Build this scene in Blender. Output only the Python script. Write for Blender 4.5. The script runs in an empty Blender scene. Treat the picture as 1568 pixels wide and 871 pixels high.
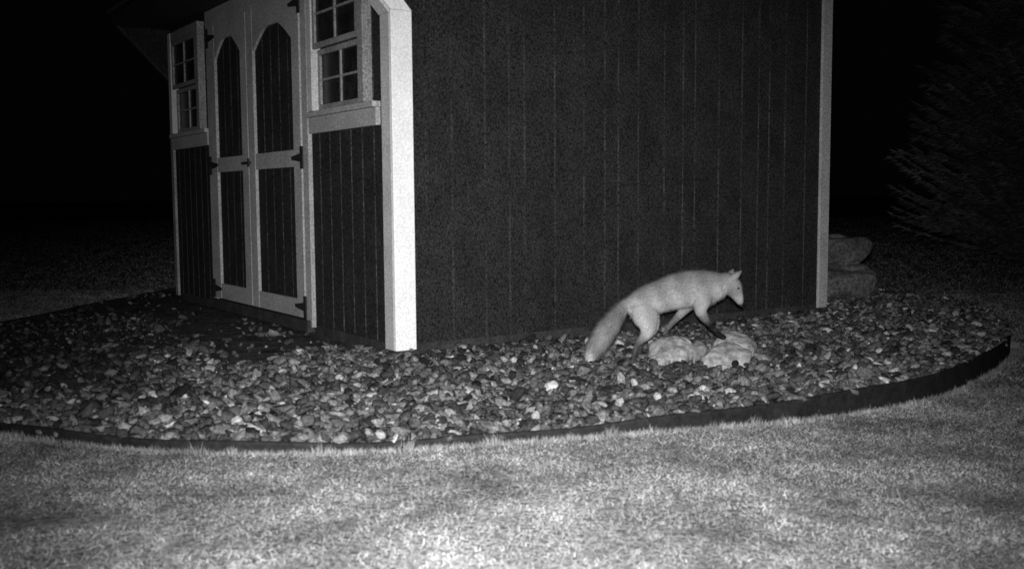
import bpy, bmesh, math, random
import numpy as np
from mathutils import Vector, Matrix
random.seed(7); rng=np.random.default_rng(11)
S=bpy.context.scene

# ---------------------------------------------------------------- materials
def gray(v): return (v,v,v,1)
def mat(name,base,var=0.3,scale=8.0,fine=0.0,fscale=120.0,rough=0.85,bump=0.0,bscale=60.0,attr=False,spec=0.2,stretch=None):
    m=bpy.data.materials.new(name); m.use_nodes=True
    nt=m.node_tree; N=nt.nodes; L=nt.links; bs=N['Principled BSDF']
    bs.inputs['Roughness'].default_value=rough
    bs.inputs['Specular IOR Level'].default_value=spec
    tc=N.new('ShaderNodeTexCoord'); co=tc.outputs['Object']
    if stretch:
        mp=N.new('ShaderNodeMapping'); mp.inputs['Scale'].default_value=stretch
        L.new(co,mp.inputs['Vector']); co=mp.outputs['Vector']
    def math_(op,a,b):
        n=N.new('ShaderNodeMath'); n.operation=op
        for i,x in enumerate((a,b)):
            if hasattr(x,'links') or hasattr(x,'is_linked'): L.new(x,n.inputs[i])
            else: n.inputs[i].default_value=x
        return n.outputs[0]
    def noise(sc,det=4):
        n=N.new('ShaderNodeTexNoise'); n.inputs['Scale'].default_value=sc; n.inputs['Detail'].default_value=det
        L.new(co,n.inputs['Vector'])
        r=N.new('ShaderNodeMapRange'); r.inputs[1].default_value=0.3; r.inputs[2].default_value=0.7
        r.inputs[3].default_value=-1; r.inputs[4].default_value=1
        L.new(n.outputs['Fac'],r.inputs[0]); return r.outputs[0]
    v=math_('MULTIPLY_ADD',noise(scale),var); v.node.inputs[2].default_value=1.0
    if fine>0:
        w=math_('MULTIPLY_ADD',noise(fscale,2),fine); w.node.inputs[2].default_value=1.0
        v=math_('MULTIPLY',v,w)
    v=math_('MULTIPLY',v,base)
    if attr:
        a=N.new('ShaderNodeAttribute'); a.attribute_name='shade'
        v=math_('MULTIPLY',v,a.outputs['Fac'])
    v=math_('MAXIMUM',v,0.002)
    cb=N.new('ShaderNodeCombineColor')
    for i in range(3): L.new(v,cb.inputs[i])
    L.new(cb.outputs[0],bs.inputs['Base Color'])
    if bump>0:
        n=N.new('ShaderNodeTexNoise'); n.inputs['Scale'].default_value=bscale; n.inputs['Detail'].default_value=5
        L.new(co,n.inputs['Vector'])
        b=N.new('ShaderNodeBump'); b.inputs['Strength'].default_value=bump; b.inputs['Distance'].default_value=0.01
        L.new(n.outputs['Fac'],b.inputs['Height']); L.new(b.outputs[0],bs.inputs['Normal'])
    return m
M_side=mat('painted_siding',0.0195,0.22,7,0.85,120,0.85,0,80,spec=0.08,stretch=(1,1,.7))
M_groove=mat('siding_groove',0.029,0.5,4,0.8,90,0.9,spec=0.05)
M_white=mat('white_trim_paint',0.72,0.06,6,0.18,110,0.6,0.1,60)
M_white2=mat('white_trim_paint_dimlit',0.42,0.10,6,0.28,100,0.6,0.1,60)  # white trim face turned from the flash; its dimming is put into the colour
M_white4=mat('white_trim_paint_dimlit_most',0.20,0.2,6,0.45,90,0.6)  # same white trim, greyer: weak flash on the front face painted in
M_white3=mat('white_trim_paint_dimlit_more',0.30,0.14,5,0.38,95,0.6)  # white trim away from the flash centre; falloff put into the colour
M_darktrim=mat('shaded_soffit_paint',0.028,0.3,5,0.6,90,0.7)  # dimness of the overhang and far flare put into this dark colour
M_iron=mat('black_iron',0.02,0.2,30,rough=0.6)
M_glass=mat('window_glass',0.014,0.5,9,0.6,90,rough=0.25,spec=0.2)
M_roof=mat('asphalt_shingle',0.06,0.4,12,0.5,80,0.95)
M_skid=mat('skid_timber',0.03,0.4,12,0.4,80)
M_soil=mat('bed_soil',0.075,0.5,9,0.7,60,0.95,0.8,50,spec=0.0)
M_stone=mat('river_stone',1.0,0.25,30,0.45,110,0.95,0.3,70,attr=True,spec=0.05)
M_bould=mat('boulder_stone',0.25,0.35,9,0.4,50,0.9,0.35,28,spec=0.05)
M_bould2=mat('stack_stone',0.12,0.35,7,0.45,50,0.9,0.5,20,spec=0.05)
M_stack=mat('stacked_stone_dark',0.085,0.4,6,0.5,45,0.9,0.5,20,spec=0.05)
M_lawn=mat('lawn_ground',0.17,0.4,3,0.5,60,0.95,1.0,60,spec=0.0)
M_blade=mat('grass_blade',1.0,0.40,3.0,0.35,16,attr=True,rough=0.9,spec=0.0)
M_edge=mat('plastic_edging',0.016,0.3,12,0.3,60,0.7,spec=0.1)
M_fur=mat('fox_fur',0.86,0.10,25,0.15,150,0.9,attr=True,spec=0.05)
M_eye=mat('fox_eye',0.02,0.0,10,rough=0.1)
M_bark=mat('conifer_bark',0.03,0.3,12)
M_need=mat('conifer_needles',0.068,0.45,2.2,rough=0.9,attr=True,spec=0.05)

def mesh_obj(name,verts,faces,material,parent=None,smooth=False,shade=None):
    me=bpy.data.meshes.new(name)
    v=np.asarray(verts,dtype=np.float32); 
    if isinstance(faces,np.ndarray):
        k=faces.shape[1]; n=len(faces)
        me.vertices.add(len(v)); me.vertices.foreach_set('co',v.ravel())
        me.loops.add(n*k); me.loops.foreach_set('vertex_index',faces.astype(np.int32).ravel())
        me.polygons.add(n); me.polygons.foreach_set('loop_start',np.arange(0,n*k,k,dtype=np.int32))
        me.update(calc_edges=True)
    else:
        me.from_pydata([tuple(map(float,p)) for p in v],[],faces); me.update()
    me.polygons.foreach_set('use_smooth',np.full(len(me.polygons),bool(smooth)))
    if shade is not None:
        a=me.attributes.new('shade','FLOAT','POINT'); a.data.foreach_set('value',np.asarray(shade,dtype=np.float32))
    me.materials.append(material)
    o=bpy.data.objects.new(name,me); S.collection.objects.link(o)
    if parent: o.parent=parent
    return o
def empty(name,parent=None):
    e=bpy.data.objects.new(name,None); S.collection.objects.link(e); e.empty_display_size=0.2
    if parent: e.parent=parent
    return e

# ---------------------------------------------------------------- shed
PH=math.radians(34.4)
C=np.array([-0.575,5.04,0.0]); R=np.array([math.cos(PH),math.sin(PH),0]); Lf=np.array([-math.sin(PH),math.cos(PH),0]); UP=np.array([0,0,1.0])
LR=3.285; LL=3.74
def W(b,s,z): return C+R*b+Lf*s+UP*z
shed=empty('garden_shed')
def box(name,b0,b1,s0,s1,z0,z1,m,parent=shed,bev=0.0):
    vs=[W(b,s,z) for b in (b0,b1) for s in (s0,s1) for z in (z0,z1)]
    fs=[(0,1,3,2),(4,6,7,5),(0,4,5,1),(2,3,7,6),(0,2,6,4),(1,5,7,3)]
    o=mesh_obj(name,vs,fs,m,parent)
    bm=bmesh.new(); bm.from_mesh(o.data); bmesh.ops.recalc_face_normals(bm,faces=bm.faces); bm.to_mesh(o.data); bm.free()
    if bev>0:
        md=o.modifiers.new('bev','BEVEL'); md.width=bev; md.segments=2
    return o
def prism(name,poly,axis,c0,c1,m,parent=shed):
    f=(lambda u,z,c:W(u,c,z)) if axis=='s' else (lambda u,z,c:W(c,u,z))
    n=len(poly); vs=[f(u,z,c0) for u,z in poly]+[f(u,z,c1) for u,z in poly]
    fs=[tuple(range(n)),tuple(range(2*n-1,n-1,-1))]+[(i,(i+1)%n,n+(i+1)%n,n+i) for i in range(n)]
    o=mesh_obj(name,vs,fs,m,parent)
    bm=bmesh.new(); bm.from_mesh(o.data); bmesh.ops.recalc_face_normals(bm,faces=bm.faces); bm.to_mesh(o.data); bm.free()
    return o
RB,RZ=1.45,3.2
FZ=1.70; OZ=2.12; OB=-0.40; EZ=2.3
def roofz(b):
    if b<RB: return OZ+(RZ-OZ)*(b-OB)/(RB-OB)
    return RZ+(EZ-RZ)*(b-RB)/(LR-RB)
STEPS=[.10,.152,.203,.152,.10,.203,.203,.152]
def siding(name,u0,u1,top,place,step=None,g=0.012,d=0.008,z0=0.06,parent=shed,m=M_side):
    pr=[(u0,0)]; u=u0+(step or .12)*0.6; gr=[]; c=0
    while u<u1-0.02:
        k=len(pr); pr+=[(u,0),(u+0.003,-d),(u+g-0.003,-d),(u+g,0)]; gr+=[k,k+1,k+2]; u+=(step or STEPS[c%8]); c+=1
    pr.append((u1,0))
    vs=[];fs=[]
    for (u,dd) in pr:
        vs.append(place(u,z0,dd)); vs.append(place(u,top(u),dd))
    for i in range(len(pr)-1): fs.append((2*i,2*i+2,2*i+3,2*i+1))
    o=mesh_obj(name,vs,fs,m,parent); o.data.materials.append(M_groove)
    for k in gr: o.data.polygons[k].material_index=1
    return o
siding('wall_side',0,LR,roofz,lambda u,z,d:W(u,-d*1.0,z))
siding('wall_far_side',0,LR,roofz,lambda u,z,d:W(u,LL+d,z))
siding('wall_front',0,LL,lambda u:OZ,lambda u,z,d:W(-d,u,z),step=.135)
siding('wall_back',0,LL,lambda u:EZ,lambda u,z,d:W(LR+d,u,z))
prism('wing_near',[(0.0,FZ),(0.0,roofz(0)),(OB,OZ)],'s',0.0,0.02,M_side)
prism('wing_far',[(0.0,FZ),(0.0,roofz(0)),(OB,OZ)],'s',LL-0.02,LL,M_side)
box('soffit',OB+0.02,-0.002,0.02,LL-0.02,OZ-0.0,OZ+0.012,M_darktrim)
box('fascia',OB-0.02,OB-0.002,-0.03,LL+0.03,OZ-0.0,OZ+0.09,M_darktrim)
prism('roof_front',[(OB-0.05,OZ+0.095),(RB,RZ+0.03),(RB,RZ+0.06),(OB-0.05,OZ+0.125)],'s',-0.06,LL+0.06,M_roof)
prism('roof_back',[(LR+0.08,EZ),(RB,RZ+0.03),(RB,RZ+0.06),(LR+0.08,EZ+0.03)],'s',-0.06,LL+0.06,M_roof)
box('floor_frame',0.012,LR-0.012,0.012,LL-0.012,-0.02,0.06,M_skid)
tw=0.095
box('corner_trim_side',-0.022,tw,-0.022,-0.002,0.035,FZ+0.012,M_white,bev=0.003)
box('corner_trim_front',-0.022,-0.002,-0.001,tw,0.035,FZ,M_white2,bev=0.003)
box('corner_trim_rear',LR-0.085,LR+0.008,-0.022,-0.002,0.035,roofz(LR)-0.03,M_white3,bev=0.003)
box('corner_trim_far',-0.022,-0.002,LL-0.065,LL+0.0,0.035,FZ,M_white4,bev=0.003)
box('corner_trim_far_side',-0.0,tw,LL+0.002,LL+0.022,0.035,FZ,M_white4,bev=0.003)
prism('flare_trim_near',[(-0.022,FZ+0.0125),(OB-0.02,OZ),(OB+0.10,OZ+0.03),(tw,FZ+0.0125)],'s',-0.022,-0.002,M_white)
prism('flare_trim_near_edge',[(-0.022,FZ),(-0.002,FZ+0.002),(OB+0.004,OZ-0.002),(OB-0.018,OZ-0.004)],'s',-0.001,0.10,M_white2)
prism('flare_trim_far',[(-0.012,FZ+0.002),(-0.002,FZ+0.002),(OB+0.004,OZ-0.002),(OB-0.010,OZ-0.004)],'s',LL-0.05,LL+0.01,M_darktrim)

# ---- front: doors
def fbox(name,s0,s1,z0,z1,n0,n1,m,parent,bev=0.002): return box(name,-n1,-n0,s0,s1,z0,z1,m,parent,bev)
fr=empty('door_frame',shed)
D0,D1,DM=1.085,2.69,1.95
fbox('jamb_near',1.00,D0-0.004,0.05,2.0,0.002,0.028,M_white3,fr)
fbox('jamb_far',D1+0.004,D1+0.085,0.05,2.0,0.002,0.028,M_white3,fr)
fbox('header',1.00,D1+0.085,2.001,2.115,0.002,0.03,M_white3,fr)
fbox('threshold',1.02,D1+0.07,0.02,0.088,0.002,0.05,M_skid,fr)
def door(name,s0,s1,far=False):
    d=empty(name,shed); st=0.112; zt=1.73+(0.03 if far else 0)
    siding('panel',s0,s1,lambda u:1.995,lambda u,z,dd:W(-(0.014+dd),u,z),z0=0.10,step=0.135,parent=d)
    fbox('stile_a',s0,s0+st,0.098,1.998,0.016,0.036,M_white3,d)
    fbox('stile_b',s1-st,s1,0.098,1.998,0.016,0.036,M_white3,d)
    a,b=s0+st+0.0005,s1-st-0.0005
    fbox('bottom_rail',a,b,0.098,0.205,0.016,0.034,M_white3,d)
    fbox('mid_rail',a,b,0.985,1.085,0.016,0.034,M_white3,d)
    n=16; pts=[]
    for i in range(n+1):
        t=i/n; x=a+(b-a)*t; q=abs(2*t-1)
        z=zt+0.125*(1 if q<0.30 else (1-((q-0.30)/0.70)**1.3))
        pts.append((x,z))
    vs=[];fs=[]
    for (x,z) in pts:
        vs+= [W(-0.034,x,z),W(-0.034,x,1.997),W(-0.016,x,z)]
    for i in range(n):
        k=3*i; fs+=[(k,k+3,k+4,k+1),(k,k+2,k+5,k+3)]
    mesh_obj('arched_top_rail',vs,fs,M_white3,d)
    return d
dA=door('door_near',D0,DM-0.004); dB=door('door_far',DM+0.004,D1,True)
def hinge(p,s,z,sgn):
    fbox('hinge_plate',s-0.018*sgn-0.018,s-0.018*sgn+0.018,z-0.065,z+0.065,0.0365,0.044,M_iron,p,0)
    n0,n1=0.0365,0.043
    e=s+0.13*sgn
    v=[W(-n1,s,z-0.025),W(-n1,e,z-0.009),W(-n1,e,z+0.009),W(-n1,s,z+0.025),W(-n0,s,z-0.025),W(-n0,e,z-0.009),W(-n0,e,z+0.009),W(-n0,s,z+0.025)]
    mesh_obj('hinge_strap',v,[(0,1,2,3),(4,7,6,5),(0,4,5,1),(1,5,6,2),(2,6,7,3),(3,7,4,0)],M_iron,p)
for z in (0.165,1.035,1.92):
    hinge(dA,D0+0.004,z,1); hinge(dB,D1-0.004,z,-1)
fbox('latch_handle',DM-0.05,DM+0.09,1.022,1.04,0.038,0.056,M_iron,dA,0.003)
fbox('latch_plate',DM-0.015,DM+0.01,1.005,1.06,0.037,0.044,M_iron,dA,0)
# ---- windows
def window(name,s0,s1,dz=0.0):
    w=empty(name,shed); z0,z1=1.165+dz,2.07; c=0.062; zs=1.285+dz
    fbox('sill_apron',s0-0.085,s1+0.065,z0,zs-0.03,0.002,0.03,M_white3,w)
    fbox('sill',s0-0.088,s1+0.067,zs-0.029,zs,0.002,0.05,M_white3,w)
    fbox('casing_near',s0,s0+c,zs+0.001,z1,0.002,0.055,M_white4,w)
    fbox('casing_far',s1-c,s1,zs+0.001,z1,0.002,0.060,M_white2,w)  # lighter than the near casing: the flash-lit reveal is painted in
    fbox('head_casing',s0+c+0.001,s1-c-0.001,z1-0.07,z1,0.002,0.055,M_white4,w)
    a,b=s0+c+0.002,s1-c-0.002; zm=1.62+dz
    for nm,za,zb,n in (('lower',zs+0.002,zm,0.004),('upper',zm+0.002,z1-0.072,0.034)):
        fbox(nm+'_glass',a+0.005,b-0.005,za+0.005,zb-0.005,n+0.001,n+0.005,M_glass,w,0)
        r=0.03
        fbox(nm+'_rail_bottom',a,b,za,za+r,n,n+0.018,M_white4,w)
        fbox(nm+'_rail_top',a,b,zb-r,zb,n,n+0.018,M_white4,w)
        fbox(nm+'_stile_a',a,a+r,za+r+0.001,zb-r-0.001,n,n+0.018,M_white4,w)
        fbox(nm+'_stile_b',b-r,b,za+r+0.001,zb-r-0.001,n,n+0.018,M_white4,w)
        x=(a+b)/2; fbox(nm+'_muntin_v',x-0.007,x+0.007,za+r,zb-r,n+0.003,n+0.014,M_white4,w,0)
        zc=(za+zb)/2; fbox(nm+'_muntin_h',a+r,b-r,zc-0.006,zc+0.006,n+0.002,n+0.0125,M_white4,w,0)
window('window_near',0.225,0.92); window('window_far',2.88,3.60,0.02)

# ---------------------------------------------------------------- bed outline
ctrl=np.array([(-1.78,3.465),(-1.249,3.26),(-.699,3.19),(-.181,3.276),(.261,3.436),(.761,3.678),(1.365,4.046),(1.992,4.583),(2.621,5.397),(2.985,6.07),(3.314,7.13),(3.275,7.82),(3.045,8.45),(2.4,9.5),(1.2,10.6),(-.3,10.9),(-1.6,10.0),(-2.7,9.2),(-3.05,7.9),(-3.12,7.0),(-3.22,6.2),(-3.2,5.2),(-2.85,4.3),(-2.35,3.75)])
ctrl=ctrl*(1-0.008*ctrl[:,:1])
def crom(P,n):
    out=[];k=len(P)
    for i in range(k):
        p0,p1,p2,p3=P[i-1],P[i],P[(i+1)%k],P[(i+2)%k]
        for j in range(n):
            t=j/n; out.append(0.5*((2*p1)+(-p0+p2)*t+(2*p0-5*p1+4*p2-p3)*t*t+(-p0+3*p1-3*p2+p3)*t**3))
    return np.array(out)
OUT=crom(ctrl,12)
def inpoly(P,x,y):
    r=np.zeros(len(x),bool); n=len(P); j=n-1
    for i in range(n):
        xi,yi=P[i];xj,yj=P[j]
        c=((yi>y)!=(yj>y))&(x<(xj-xi)*(y-yi)/(yj-yi+1e-12)+xi); r^=c; j=i
    return r
def sstep(a,b,x): t=np.clip((x-a)/(b-a),0,1); return t*t*(3-2*t)
def lawnz(x,y): return -0.012-0.082*sstep(-0.4,2.4,x)+0.005*np.sin(x*2.1+1)*np.cos(y*1.7)
def axis(lo,hi): 
    a=np.concatenate([np.linspace(lo,-8,10),np.linspace(-7.6,7.6,100),np.linspace(8,hi,10)]); return a
gx=axis(-300,300); gy=np.concatenate([np.linspace(-60,0,8),np.linspace(0.2,16,110),np.linspace(17,500,14)])
X,Y=np.meshgrid(gx,gy); Z=lawnz(X,Y)
V=np.stack([X,Y,Z],-1).reshape(-1,3); nx,ny=len(gx),len(gy)
ii,jj=np.meshgrid(np.arange(nx-1),np.arange(ny-1)); k=(jj*nx+ii).ravel()
mesh_obj('lawn_ground',V,np.stack([k,k+1,k+nx+1,k+nx],1),M_lawn,smooth=True)
nO=len(OUT)
mesh_obj('gravel_bed_soil',[(p[0],p[1],-0.001) for p in OUT],[tuple(range(nO))],M_soil)
tang=np.roll(OUT,-1,0)-np.roll(OUT,1,0); tang/=np.linalg.norm(tang,axis=1)[:,None]; nor=np.stack([tang[:,1],-tang[:,0]],1)
prof=[(0.0,-0.14),(0.0,0.006),(-0.003,0.014),(0.003,0.020),(0.011,0.020),(0.016,0.014),(0.014,0.006),(0.013,-0.14)]
vs=[];fs=[]
for i,p in enumerate(OUT):
    wob=0.004*math.sin(i*0.37)+0.003*math.sin(i*0.11+1)
    for (a,z) in prof: vs.append((p[0]+nor[i,0]*a,p[1]+nor[i,1]*a,z+wob))
m_=len(prof)
for i in range(nO):
    for q in range(m_-1): fs.append((i*m_+q,((i+1)%nO)*m_+q,((i+1)%nO)*m_+q+1,i*m_+q+1))
mesh_obj('garden_edging',vs,fs,M_edge,smooth=True)

# ---------------------------------------------------------------- stones
def ico(sub):
    bm=bmesh.new(); bmesh.ops.create_icosphere(bm,subdivisions=sub,radius=1); bm.verts.ensure_lookup_table()
    v=np.array([x.co[:] for x in bm.verts]); f=np.array([[q.index for q in x.verts] for x in bm.faces]); bm.free(); return v,f
IV,IF=ico(2)
from mathutils import noise as mn
protos=[]
for p in range(18):
    off=Vector((p*7.3,p*3.1,1.7)); 
    v=np.array([np.sign(np.array(x))*np.abs(np.array(x))**0.88*(1+0.55*mn.noise(Vector(x)*1.0+off)+0.28*mn.noise(Vector(x)*2.4+off)) for x in IV]); protos.append(v)
def rotm(n):
    yaw=rng.uniform(0,2*np.pi,n); a=rng.normal(0,0.5,n); b=rng.normal(0,0.5,n)
    cz,sz=np.cos(yaw),np.sin(yaw); o=np.zeros(n); e=np.ones(n)
    Rz=np.stack([cz,-sz,o,sz,cz,o,o,o,e],1).reshape(n,3,3)
    Rx=np.stack([e,o,o,o,np.cos(a),-np.sin(a),o,np.sin(a),np.cos(a)],1).reshape(n,3,3)
    Ry=np.stack([np.cos(b),o,np.sin(b),o,e,o,-np.sin(b),o,np.cos(b)],1).reshape(n,3,3)
    return Rx@Ry@Rz
def tosh(x,y):
    d=np.stack([x-C[0],y-C[1]],1); return d@R[:2],d@Lf[:2]
def stones(n,r0,r1,zf,big):
    x=rng.uniform(-3.3,3.4,n*3); y=rng.uniform(3.1,8.8,n*3)
    ok=inpoly(OUT,x,y); b,s=tosh(x,y)
    ok&=~((b>-0.02)&(b<LR+.02)&(s>-0.02)&(s<LL+.02))
    ok&=~((b>0)&(s>0.3)&(b<LR))
    wob=0.10*np.sin(x*5)+0.08*np.sin(y*7+x*3)
    pad=(b<0)&(b>-0.64+wob)&(s>0.25+wob)&(s<3.9)
    ok&=~(pad&(rng.random(n*3)>(0.02 if big else .14)))
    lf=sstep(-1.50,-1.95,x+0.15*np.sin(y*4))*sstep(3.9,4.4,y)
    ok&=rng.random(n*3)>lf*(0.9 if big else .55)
    lf=lf[ok]; x=x[ok];y=y[ok];x=x[:n];y=y[:n];lf=lf[:n];n=len(x)
    r=rng.uniform(r0,r1,n)*np.exp(rng.normal(0,0.15,n))
    sc=np.stack([r*rng.uniform(1.0,1.6,n),r*rng.uniform(0.7,1.05,n),r*rng.uniform(0.35,0.75,n)],1)
    z=r*zf*rng.uniform(0.2,1.3,n)
    pi=rng.integers(0,len(protos),n); P=np.stack(protos)[pi]
    v=(P*sc[:,None,:])@np.transpose(rotm(n),(0,2,1))+np.stack([x,y,z],1)[:,None,:]
    f=IF[None]+np.arange(n)[:,None,None]*len(IV)
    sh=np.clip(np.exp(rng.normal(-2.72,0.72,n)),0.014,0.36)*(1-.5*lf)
    return v.reshape(-1,3),f.reshape(-1,3),np.repeat(sh,len(IV))
a=stones(12500,0.012,0.022,1.0,True); b_=stones(10500,0.007,0.013,0.9,False)
v=np.concatenate([a[0],b_[0]]); f=np.concatenate([a[1],b_[1]+len(a[0])]); sh=np.concatenate([a[2],b_[2]])
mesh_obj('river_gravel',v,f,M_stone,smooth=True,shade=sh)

BV,BF=ico(5)
def boulder(name,c,dims,seed,m,parent=None,rot=0,flat=0.0,amp=0.22):
    off=Vector((seed*5.1,seed*2.3,seed)); out=[]
    ca,sa=math.cos(rot),math.sin(rot)
    for x in BV:
        q=Vector(x); r=1+amp*mn.noise(q*1.1+off)+amp*0.5*mn.noise(q*2.4+off)+0.03*mn.noise(q*6+off)+0.008*mn.noise(q*16+off)
        p=np.array(x); p=np.sign(p)*np.abs(p)**(1-flat)*r
        p=p*np.array(dims); out.append((c[0]+p[0]*ca-p[1]*sa,c[1]+p[0]*sa+p[1]*ca,c[2]+p[2]))
    return mesh_obj(name,out,BF,m,parent,smooth=True)
FO=np.array([0.572,4.80,0.0])
boulder('landscape_boulder',(FO[0]+.20,FO[1]+.03,0.03),(.125,.13,.098),1,M_bould,rot=.1,flat=0.12,amp=.2)
boulder('landscape_boulder',(FO[0]+.425,FO[1]-.11,0.02),(.125,.10,.088),2,M_bould,rot=.35,flat=0.1,amp=.2)
boulder('landscape_boulder',(FO[0]+.50,FO[1]+.05,0.05),(.10,.11,.09),3,M_bould,rot=-.3,flat=0.15,amp=.2)
boulder('landscape_boulder',(FO[0]+.60,FO[1]-.02,0.01),(.06,.05,.04),4,M_bould2)
boulder('landscape_boulder',(FO[0]+.315,FO[1]+.03,0.02),(.06,.08,.085),8,M_bould2,rot=.8,amp=.2)
boulder('landscape_boulder',(FO[0]+.13,FO[1]-.07,0.01),(.07,.05,.045),9,M_bould,rot=.2,amp=.2)
st=empty('stacked_stone')
boulder('lower_slab',(2.42,7.75,0.115),(.38,.24,.15),5,M_stack,st,rot=.2,flat=0.35,amp=.2)
boulder('upper_slab',(2.37,7.78,0.365),(.36,.22,.135),6,M_stack,st,rot=.4,flat=0.35,amp=.25)
boulder('flagstone',(-1.44,5.93,0.0),(.08,.06,.02),7,M_bould2,flat=0.1)
for i,(x,y) in enumerate([(2.9,6.55),(2.65,6.95),(.05,3.9),(-.45,3.6),(-1.1,4.9)]):
    boulder('landscape_boulder',(x,y,0.0),(.08,.06,.03),10+i,M_bould2,rot=i,amp=.3)

# ---------------------------------------------------------------- grass
blots=[(.78,2.62,.10,.035,.7),(.47,2.45,.11,.035,.65),(-.72,2.32,.09,.03,.6),(-1.22,2.5,.2,.05,.65),(-.35,2.3,.07,.02,.55),(2.0,3.55,.16,.10,.8),(-1.55,2.75,.25,.10,.6),(.62,2.38,.06,.02,.55),(.9,2.75,.07,.02,.55)]
for _ in range(80): 
    yy=rng.uniform(2,9); blots.append((rng.uniform(-.6,.6)*yy,yy,rng.uniform(.03,.14),rng.uniform(.02,.07),rng.uniform(.1,.4)))
def patch(x,y):
    d=np.ones_like(x)
    for (px,py,rx,ry,k) in blots:
        d*=1-k*np.exp(-(((x-px+.03*np.sin(y*60))/rx)**2+((y-py+.02*np.sin(x*50))/ry)**2))
    return d
def grass(n,x0,x1,y0,y1,h0,h1,w,log=False,mean=-1.5,sg=.25):
    x=rng.uniform(x0,x1,n); y=rng.uniform(y0,y1,n)
    if log: y=y0*(y1/y0)**rng.random(n); x=rng.uniform(-.75,.75,n)*y
    ok=~inpoly(OUT,x,y)&(np.abs(x)<y*0.62+0.3); x=x[ok];y=y[ok];n=len(x)
    z=lawnz(x,y)-0.003
    p=patch(x,y)
    h=rng.uniform(h0,h1,n)*(0.5+0.5*p); az=rng.uniform(0,2*np.pi,n); ln=rng.uniform(0.3,2.6,n)*h
    wa=rng.uniform(0,np.pi,n); ww=w*rng.uniform(.6,1.3,n)
    if log: ww=ww*(y/y0)**1.2; h=h*(y/y0)**.15
    b=np.stack([x,y,z],1); wv=np.stack([np.cos(wa)*ww,np.sin(wa)*ww,np.zeros(n)],1)
    tip=b+np.stack([np.cos(az)*ln,np.sin(az)*ln,h],1)
    v=np.stack([b-wv,b+wv,tip],1).reshape(-1,3); f=np.arange(3*n).reshape(-1,3)
    sh=np.clip(np.exp(rng.normal(mean,sg,n)),.03,.5)*p
    sh*=1+0.12*np.sin(x*3.1+np.sin(y*4))*np.sin(y*5.3+x)+.08*np.sin(x*17+3*np.sin(y*9))*np.sin(y*21+2*np.sin(x*13))
    return v,f,np.repeat(sh,3)
gs=[grass(320000,-2.6,2.8,1.7,4.6,.006,.014,.0016,mean=-1.42),grass(190000,-5,5.5,4.4,9,.012,.024,.0032,mean=-1.75),grass(120000,0,0,9,40,.02,.035,.008,True,mean=-2.3)]  # far blades darkened: fade of the flash with distance put into their tone
def fringe(n):
    t=rng.uniform(0,nO,n); i=t.astype(int)%nO; d=rng.uniform(0.018,0.05,n)
    x=OUT[i,0]+nor[i,0]*d+rng.normal(0,.02,n); y=OUT[i,1]+nor[i,1]*d+rng.normal(0,.02,n)
    ok=~inpoly(OUT,x,y)&(y<8.6); x=x[ok];y=y[ok];n=len(x); z=lawnz(x,y)
    cl=np.abs(np.sin(x*23)*np.sin(y*17+x*9))
    h=rng.uniform(.010,.02,n)+.035*cl**3*rng.random(n); az=rng.uniform(0,2*np.pi,n); ln=h*rng.uniform(0,.8,n)
    wa=rng.uniform(0,np.pi,n); w=.0015
    b=np.stack([x,y,z],1); wv=np.stack([np.cos(wa)*w,np.sin(wa)*w,0*x],1); tip=b+np.stack([np.cos(az)*ln,np.sin(az)*ln,h],1)
    return np.stack([b-wv,b+wv,tip],1).reshape(-1,3),np.arange(3*n).reshape(-1,3),np.repeat(np.clip(np.exp(rng.normal(-1.75,.3,n)),.03,.5),3)
gs.append(fringe(20000))
vv=[];ff=[];ss=[];o=0
for (v,f,s) in gs: vv.append(v);ff.append(f+o);ss.append(s);o+=len(v)
mesh_obj('lawn_grass',np.concatenate(vv),np.concatenate(ff),M_blade,shade=np.concatenate(ss))

# ---------------------------------------------------------------- fox
def loft(P,n=20):
    P=[np.array(p,float) for p in P]; vs=[];fs=[]
    Q=[]; K=len(P)
    for i in range(K-1):
        p0=P[max(i-1,0)];p1=P[i];p2=P[i+1];p3=P[min(i+2,K-1)]
        for j in range(6):
            t=j/6; Q.append(0.5*((2*p1)+(-p0+p2)*t+(2*p0-5*p1+4*p2-p3)*t*t+(-p0+3*p1-3*p2+p3)*t**3))
    Q.append(P[-1]); Q=np.array(Q); k=len(Q)
    for i,q in enumerate(Q):
        t=Q[min(i+1,k-1),:3]-Q[max(i-1,0),:3]; t/=np.linalg.norm(t)
        lat=np.array([0,1.0,0]); lat-=t*lat.dot(t); lat/=np.linalg.norm(lat); ver=np.cross(t,lat)
        for a in range(n):
            an=2*math.pi*a/n; vs.append(q[:3]+ver*math.sin(an)*max(q[3],.003)+lat*math.cos(an)*max(q[4],.003))
    for i in range(k-1):
        for a in range(n): fs.append((i*n+a,i*n+(a+1)%n,(i+1)*n+(a+1)%n,(i+1)*n+a))
    for (i,sg) in ((0,-1),(k-1,1)):
        t=Q[min(i+1,k-1),:3]-Q[max(i-1,0),:3]; t/=np.linalg.norm(t)
        c=len(vs); vs.append(Q[i,:3]+sg*t*min(Q[i,3],Q[i,4])*0.8)
        for a in range(n): fs.append((i*n+a,i*n+(a+1)%n,c))
    return vs,fs,Q
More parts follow.
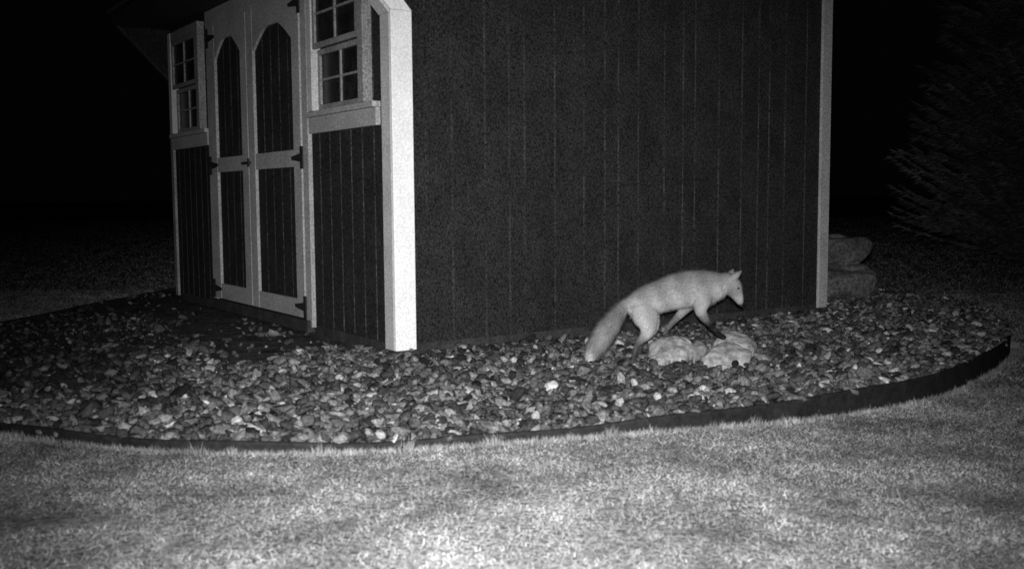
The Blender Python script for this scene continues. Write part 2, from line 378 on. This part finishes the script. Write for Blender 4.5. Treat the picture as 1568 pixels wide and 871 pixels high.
tubes={
 'trunk':[(-.022,0,.282,.036,.030),(.02,0,.288,.060,.050),(.075,0,.305,.073,.058),(.14,0,.326,.078,.060),(.21,0,.348,.085,.064),(.28,0,.358,.089,.068),(.345,0,.362,.086,.066),(.395,0,.370,.073,.060),(.435,-.003,.376,.057,.052)],
 'head':[(.425,-.002,.383,.051,.050),(.455,-.006,.382,.052,.056),(.478,-.010,.362,.046,.052),(.494,-.014,.334,.032,.032),(.506,-.018,.308,.022,.021),(.513,-.021,.288,.014,.014)],
 'tail':[(-.005,0,.300,.026,.024),(-.045,0,.268,.034,.030),(-.085,-.005,.218,.044,.040),(-.13,-.012,.152,.050,.046),(-.172,-.02,.088,.044,.040),(-.197,-.025,.045,.028,.026),(-.207,-.027,.022,.010,.010)],
 'hind_near':[(.045,-.030,.285,.060,.034),(.058,-.040,.232,.062,.038),(.068,-.046,.185,.044,.031),(.056,-.050,.143,.026,.020),(.022,-.052,.106,.0165,.014),(.008,-.052,.065,.0115,.010),(.000,-.052,.022,.012,.011),(.022,-.052,.012,.013,.016)],
 'hind_far':[(.055,.030,.28,.05,.03),(.085,.038,.225,.05,.032),(.10,.044,.175,.036,.026),(.088,.048,.135,.021,.017),(.052,.05,.102,.015,.012),(.045,.05,.065,.011,.010),(.042,.05,.022,.012,.011),(.065,.05,.012,.012,.015)],
 'fore_near':[(.335,-.032,.36,.055,.030),(.325,-.044,.31,.048,.030),(.318,-.050,.262,.030,.022),(.335,-.052,.226,.021,.017),(.362,-.052,.192,.0155,.014),(.392,-.052,.160,.0135,.013),(.408,-.052,.140,.014,.014),(.432,-.052,.132,.013,.016)],
 'fore_far':[(.335,.032,.35,.045,.026),(.30,.042,.30,.036,.024),(.262,.046,.258,.025,.019),(.225,.046,.218,.0185,.015),(.192,.046,.182,.014,.013),(.172,.046,.150,.012,.011),(.165,.046,.134,.012,.013),(.186,.046,.126,.011,.014)],
}
segs=[];AV=[];AF=[]
for nm,P in tubes.items():
    v,f,Q=loft(P); o=len(AV); AV+=[tuple(p) for p in v]; AF+=[tuple(i+o for i in q) for q in f]
    for i in range(len(Q)-1): segs.append((nm,Q[i,:3],Q[i+1,:3],i/(len(Q)-1),(Q[i,3]+Q[i,4])/2))
def ear(base,tip,w):
    base=np.array(base);tip=np.array(tip);t=(tip-base);l=np.linalg.norm(t);t/=l
    lat=np.array([0,1.0,0.0]);lat-=t*lat.dot(t);lat/=np.linalg.norm(lat);th=np.cross(t,lat)
    vs=[];fs=[];n=12
    for h,r in ((-0.3,1.1),(0.2,1.0),(0.55,.74),(0.85,.36),(1,.12)):
        for a in range(n):
            an=2*math.pi*a/n; vs.append(tuple(base+t*l*h+lat*math.cos(an)*w*.8*r+th*math.sin(an)*w*.66*r))
    for i in range(4):
        for a in range(n): fs.append((i*n+a,i*n+(a+1)%n,(i+1)*n+(a+1)%n,(i+1)*n+a))
    fs.append(tuple(range(n))); fs.append(tuple(range(4*n,5*n))); return vs,fs
for sy in (-1,1):
    base=(.468,sy*.032-.006,.408); tip=(.500+ (0.010 if sy<0 else -0.010),sy*.050-.006,.450)
    v,f=ear(base,tip,.030); o=len(AV); AV+=v; AF+=[tuple(i+o for i in q) for q in f]
    segs.append(('ear',np.array(base),np.array(tip),0.5,.02))
tmp=mesh_obj('tmp_fox',AV,AF,M_fur)
bm=bmesh.new(); bm.from_mesh(tmp.data); bmesh.ops.recalc_face_normals(bm,faces=bm.faces); bm.to_mesh(tmp.data); bm.free()
md=tmp.modifiers.new('r','REMESH'); md.mode='VOXEL'; md.voxel_size=0.0042
md=tmp.modifiers.new('s','SMOOTH'); md.iterations=6; md.factor=0.5
dg=bpy.context.evaluated_depsgraph_get(); me=bpy.data.meshes.new_from_object(tmp.evaluated_get(dg))
nv=len(me.vertices); cv=np.zeros(nv*3); me.vertices.foreach_get('co',cv); cv=cv.reshape(-1,3)
nn=np.zeros(nv*3); me.vertices.foreach_get('normal',nn); nn=nn.reshape(-1,3)
polys=[tuple(p.vertices) for p in me.polygons]
bpy.data.objects.remove(tmp)
A=np.array([s[1] for s in segs]);B=np.array([s[2] for s in segs]);rad=np.array([s[4] for s in segs])
def nearest(P):
    out=np.zeros(len(P),int)
    AB=B-A; L2=(AB**2).sum(1)
    for c in range(0,len(P),4000):
        p=P[c:c+4000,None,:]-A[None]; t=np.clip((p*AB).sum(2)/L2,0,1)
        d=np.linalg.norm(p-t[...,None]*AB,axis=2)/rad[None]; out[c:c+4000]=d.argmin(1)
    return out
def furshade(P,idx):
    sh=np.full(len(P),.30)
    for i,(nm,a,b,t,r) in enumerate(segs):
        k=idx==i
        if not k.any(): continue
        p=P[k]
        if nm=='trunk': s=.20+.13*np.clip((a[2]+.05-p[:,2])/.10,0,1)
        elif nm=='head': s=.25+.05*(t>.5)+0*p[:,0]; s=np.where(t>.93,.05,s)
        elif nm=='tail': s=(.12 if t<.35 else (.19 if t<.72 else .34))+0*p[:,0]
        elif nm.startswith('hind'): s=(.34 if t<.4 else (.19 if t<.52 else (.07 if t<.68 else .045)))+0*p[:,0]
        elif nm=='ear': s=.20-.12*np.clip((p[:,2]-.43)/.02,0,1)
        elif nm=='fore_near': s=(.27 if t<.33 else (.12 if t<.47 else .010))+0*p[:,0]
        else: s=(.20 if t<.4 else (.11 if t<.6 else .03))+0*p[:,0]
        sh[k]=s
    return sh
idx=nearest(cv); shb=furshade(cv,idx)
acc=shb.copy()
for _ in range(6):
    q=cv+rng.normal(0,.011,cv.shape); acc+=furshade(q,nearest(q))
shb=acc/7*(1+0.14*np.sin(cv[:,0]*60+cv[:,2]*25))
tri=[];
for p in polys:
    tri.append(p[:3])
    if len(p)==4: tri.append((p[0],p[2],p[3]))
tri=np.array(tri); pa,pb,pc=cv[tri[:,0]],cv[tri[:,1]],cv[tri[:,2]]
ar=np.linalg.norm(np.cross(pb-pa,pc-pa),axis=1); NF=50000
ti=rng.choice(len(tri),NF,p=ar/ar.sum()); u=rng.random(NF); w=rng.random(NF); fl=u+w>1; u[fl]=1-u[fl]; w[fl]=1-w[fl]
P=pa[ti]+(pb-pa)[ti]*u[:,None]+(pc-pa)[ti]*w[:,None]; Nn=nn[tri[ti,0]]
fi=nearest(P); lens=[]
LEN={'trunk':.019,'head':.009,'tail':.030,'hind_near':.013,'hind_far':.012,'fore_near':.009,'fore_far':.008,'ear':.004}
sd=[]
for (nm,a,b,t,r) in segs:
    d=(b-a)/np.linalg.norm(b-a)
    if nm in('trunk','head'): d=-d+np.array([0,0,-.35])
    sd.append(d/np.linalg.norm(d))
    l=LEN[nm]
    if nm.startswith(('hind','fore')): l=l*(1-.6*t)
    lens.append(l)
sd=np.array(sd); lens=np.array(lens)
D=sd[fi]; D=D-Nn*(D*Nn).sum(1)[:,None]; D/=np.linalg.norm(D,axis=1)[:,None]+1e-6
D=D+Nn*rng.uniform(.12,.45,NF)[:,None]+rng.normal(0,.16,(NF,3)); Ln=lens[fi]*rng.uniform(.6,1.25,NF)
Wd=np.cross(D,Nn); Wd/=np.linalg.norm(Wd,axis=1)[:,None]+1e-6; Wd*=.0011
tip=P+D*Ln[:,None]; base=P-Nn*.002
fv=np.stack([base-Wd,base+Wd,tip],1).reshape(-1,3)
fs_=shb[tri[ti,0]]*np.exp(rng.normal(0,.28,NF))
allv=np.concatenate([cv,fv])+FO
fx=[tuple(p) for p in polys]+[(nv+3*i,nv+3*i+1,nv+3*i+2) for i in range(NF)]
fox=empty('red_fox')
body=mesh_obj('fox_body',allv,fx,M_fur,fox,smooth=True,shade=np.concatenate([shb*.85,np.repeat(fs_,3)]))
def ball(name,c,r,m,parent,sc=(1,1,1)):
    v,f=ico(3); return mesh_obj(name,v*np.array(sc)*r+np.array(c)+FO,f,m,parent,smooth=True)
ball('nose',(.516,-.021,.282),.009,M_iron,fox)
ball('eye',(.493,-.052,.364),.0065,M_eye,fox)
ball('eye_far',(.497,.030,.364),.0065,M_eye,fox)

# ---------------------------------------------------------------- conifer
def conifer(name,cx,cy,H,Rb,seed):
    r=np.random.default_rng(seed); e=empty(name); z0=lawnz(np.array([cx]),np.array([cy]))[0]
    n=10; vs=[];fs=[]
    for i in range(9):
        t=i/8; rr=.14*(1-t)+.01
        for a in range(n): vs.append((cx+rr*math.cos(a*2*math.pi/n),cy+rr*math.sin(a*2*math.pi/n),z0-0.05+t*H))
    for i in range(8):
        for a in range(n): fs.append((i*n+a,i*n+(a+1)%n,(i+1)*n+(a+1)%n,(i+1)*n+a))
    mesh_obj('trunk',vs,fs,M_bark,e)
    TV=[];TS=[]
    NB=1500
    for k in range(NB):
        t=(k+r.random())/NB; z=0.05+t**1.2*(H-.2); Lb=(Rb*(1-z/H)**0.85+.08)*r.uniform(.62,1.08); az=r.uniform(0,2*math.pi)
        dz=r.uniform(-.1,.40); o=np.array([cx,cy,z0+z]); d=np.array([math.cos(az),math.sin(az),0])
        sh=np.exp(r.normal(0,.15)); m=int(50+100*Lb)
        tt=np.linspace(0,1,6)[:,None]
        pts=o+d*Lb*tt+np.array([0,0,1.0])*Lb*(dz*tt+.22*tt*tt)
        sv=np.array([-d[1],d[0],0]); tv=[]
        for i in range(5):
            wv=np.array([0,0,.008])*(1-i/5); tv.append(np.array([pts[i]-wv,pts[i]+wv,pts[i+1]]))
        TV.append(np.array(tv).reshape(-1,3)); TS.append(np.full(15,.3))
        q=r.uniform(.2,1.0,m)*4.999; i=q.astype(int); p=pts[i]+(pts[i+1]-pts[i])*(q-i)[:,None]
        side=r.choice([-1,1],m); ang=r.uniform(.1,1.3,m)
        dd=d*np.cos(ang)[:,None]+sv*(side*np.sin(ang))[:,None]+np.array([0,0,1.0])*r.uniform(-.5,.6,m)[:,None]
        ll=r.uniform(.05,.15,m); w=np.cross(dd,r.normal(0,1,(m,3))); w/=np.linalg.norm(w,axis=1)[:,None]; w*=r.uniform(.007,.016,m)[:,None]
        TV.append(np.stack([p-w,p+w,p+dd*ll[:,None]],1).reshape(-1,3)); TS.append(np.repeat(sh*r.uniform(.6,1.4,m),3))
    tv=np.concatenate(TV); mesh_obj('foliage',tv,np.arange(len(tv)).reshape(-1,3),M_need,e,shade=np.concatenate(TS))
conifer('conifer_tree',6.6,12.0,7.2,1.95,3)

# ---------------------------------------------------------------- world, light, camera
w=bpy.data.worlds.new('World'); S.world=w; w.use_nodes=True
bg=w.node_tree.nodes['Background']; bg.inputs[0].default_value=gray(1.0); bg.inputs[1].default_value=0.0007
# infrared LED flash of the trail camera (the only light source of the photograph): spot lens + flood
for nm,en,sz in (('infrared_flash_spot',1220,57),('infrared_flash_flood',420,110)):
    ld=bpy.data.lights.new(nm,'SPOT'); ld.energy=en; ld.spot_size=math.radians(sz); ld.spot_blend=1.0; ld.shadow_soft_size=0.03
    lo=bpy.data.objects.new(nm,ld); S.collection.objects.link(lo); lo.location=(0.0,-0.01,0.87)
    lo.rotation_euler=(math.radians(90-9.5),0,math.radians(-1.5))
cd=bpy.data.cameras.new('trail_camera'); cam=bpy.data.objects.new('trail_camera',cd); S.collection.objects.link(cam)
cd.sensor_width=36; cd.lens=36*1550/1568; cd.clip_start=0.05; cd.clip_end=1500
cd.dof.use_dof=True; cd.dof.focus_distance=14.0; cd.dof.aperture_fstop=5.0
cam.location=(0,0,0.8)
cam.rotation_euler=(Matrix.Rotation(math.radians(90-4.94),3,'X')@Matrix.Rotation(math.radians(-0.4),3,'Z')).to_euler()
S.camera=cam
S.view_settings.view_transform='Standard'; S.view_settings.look='None'; S.view_settings.exposure=0
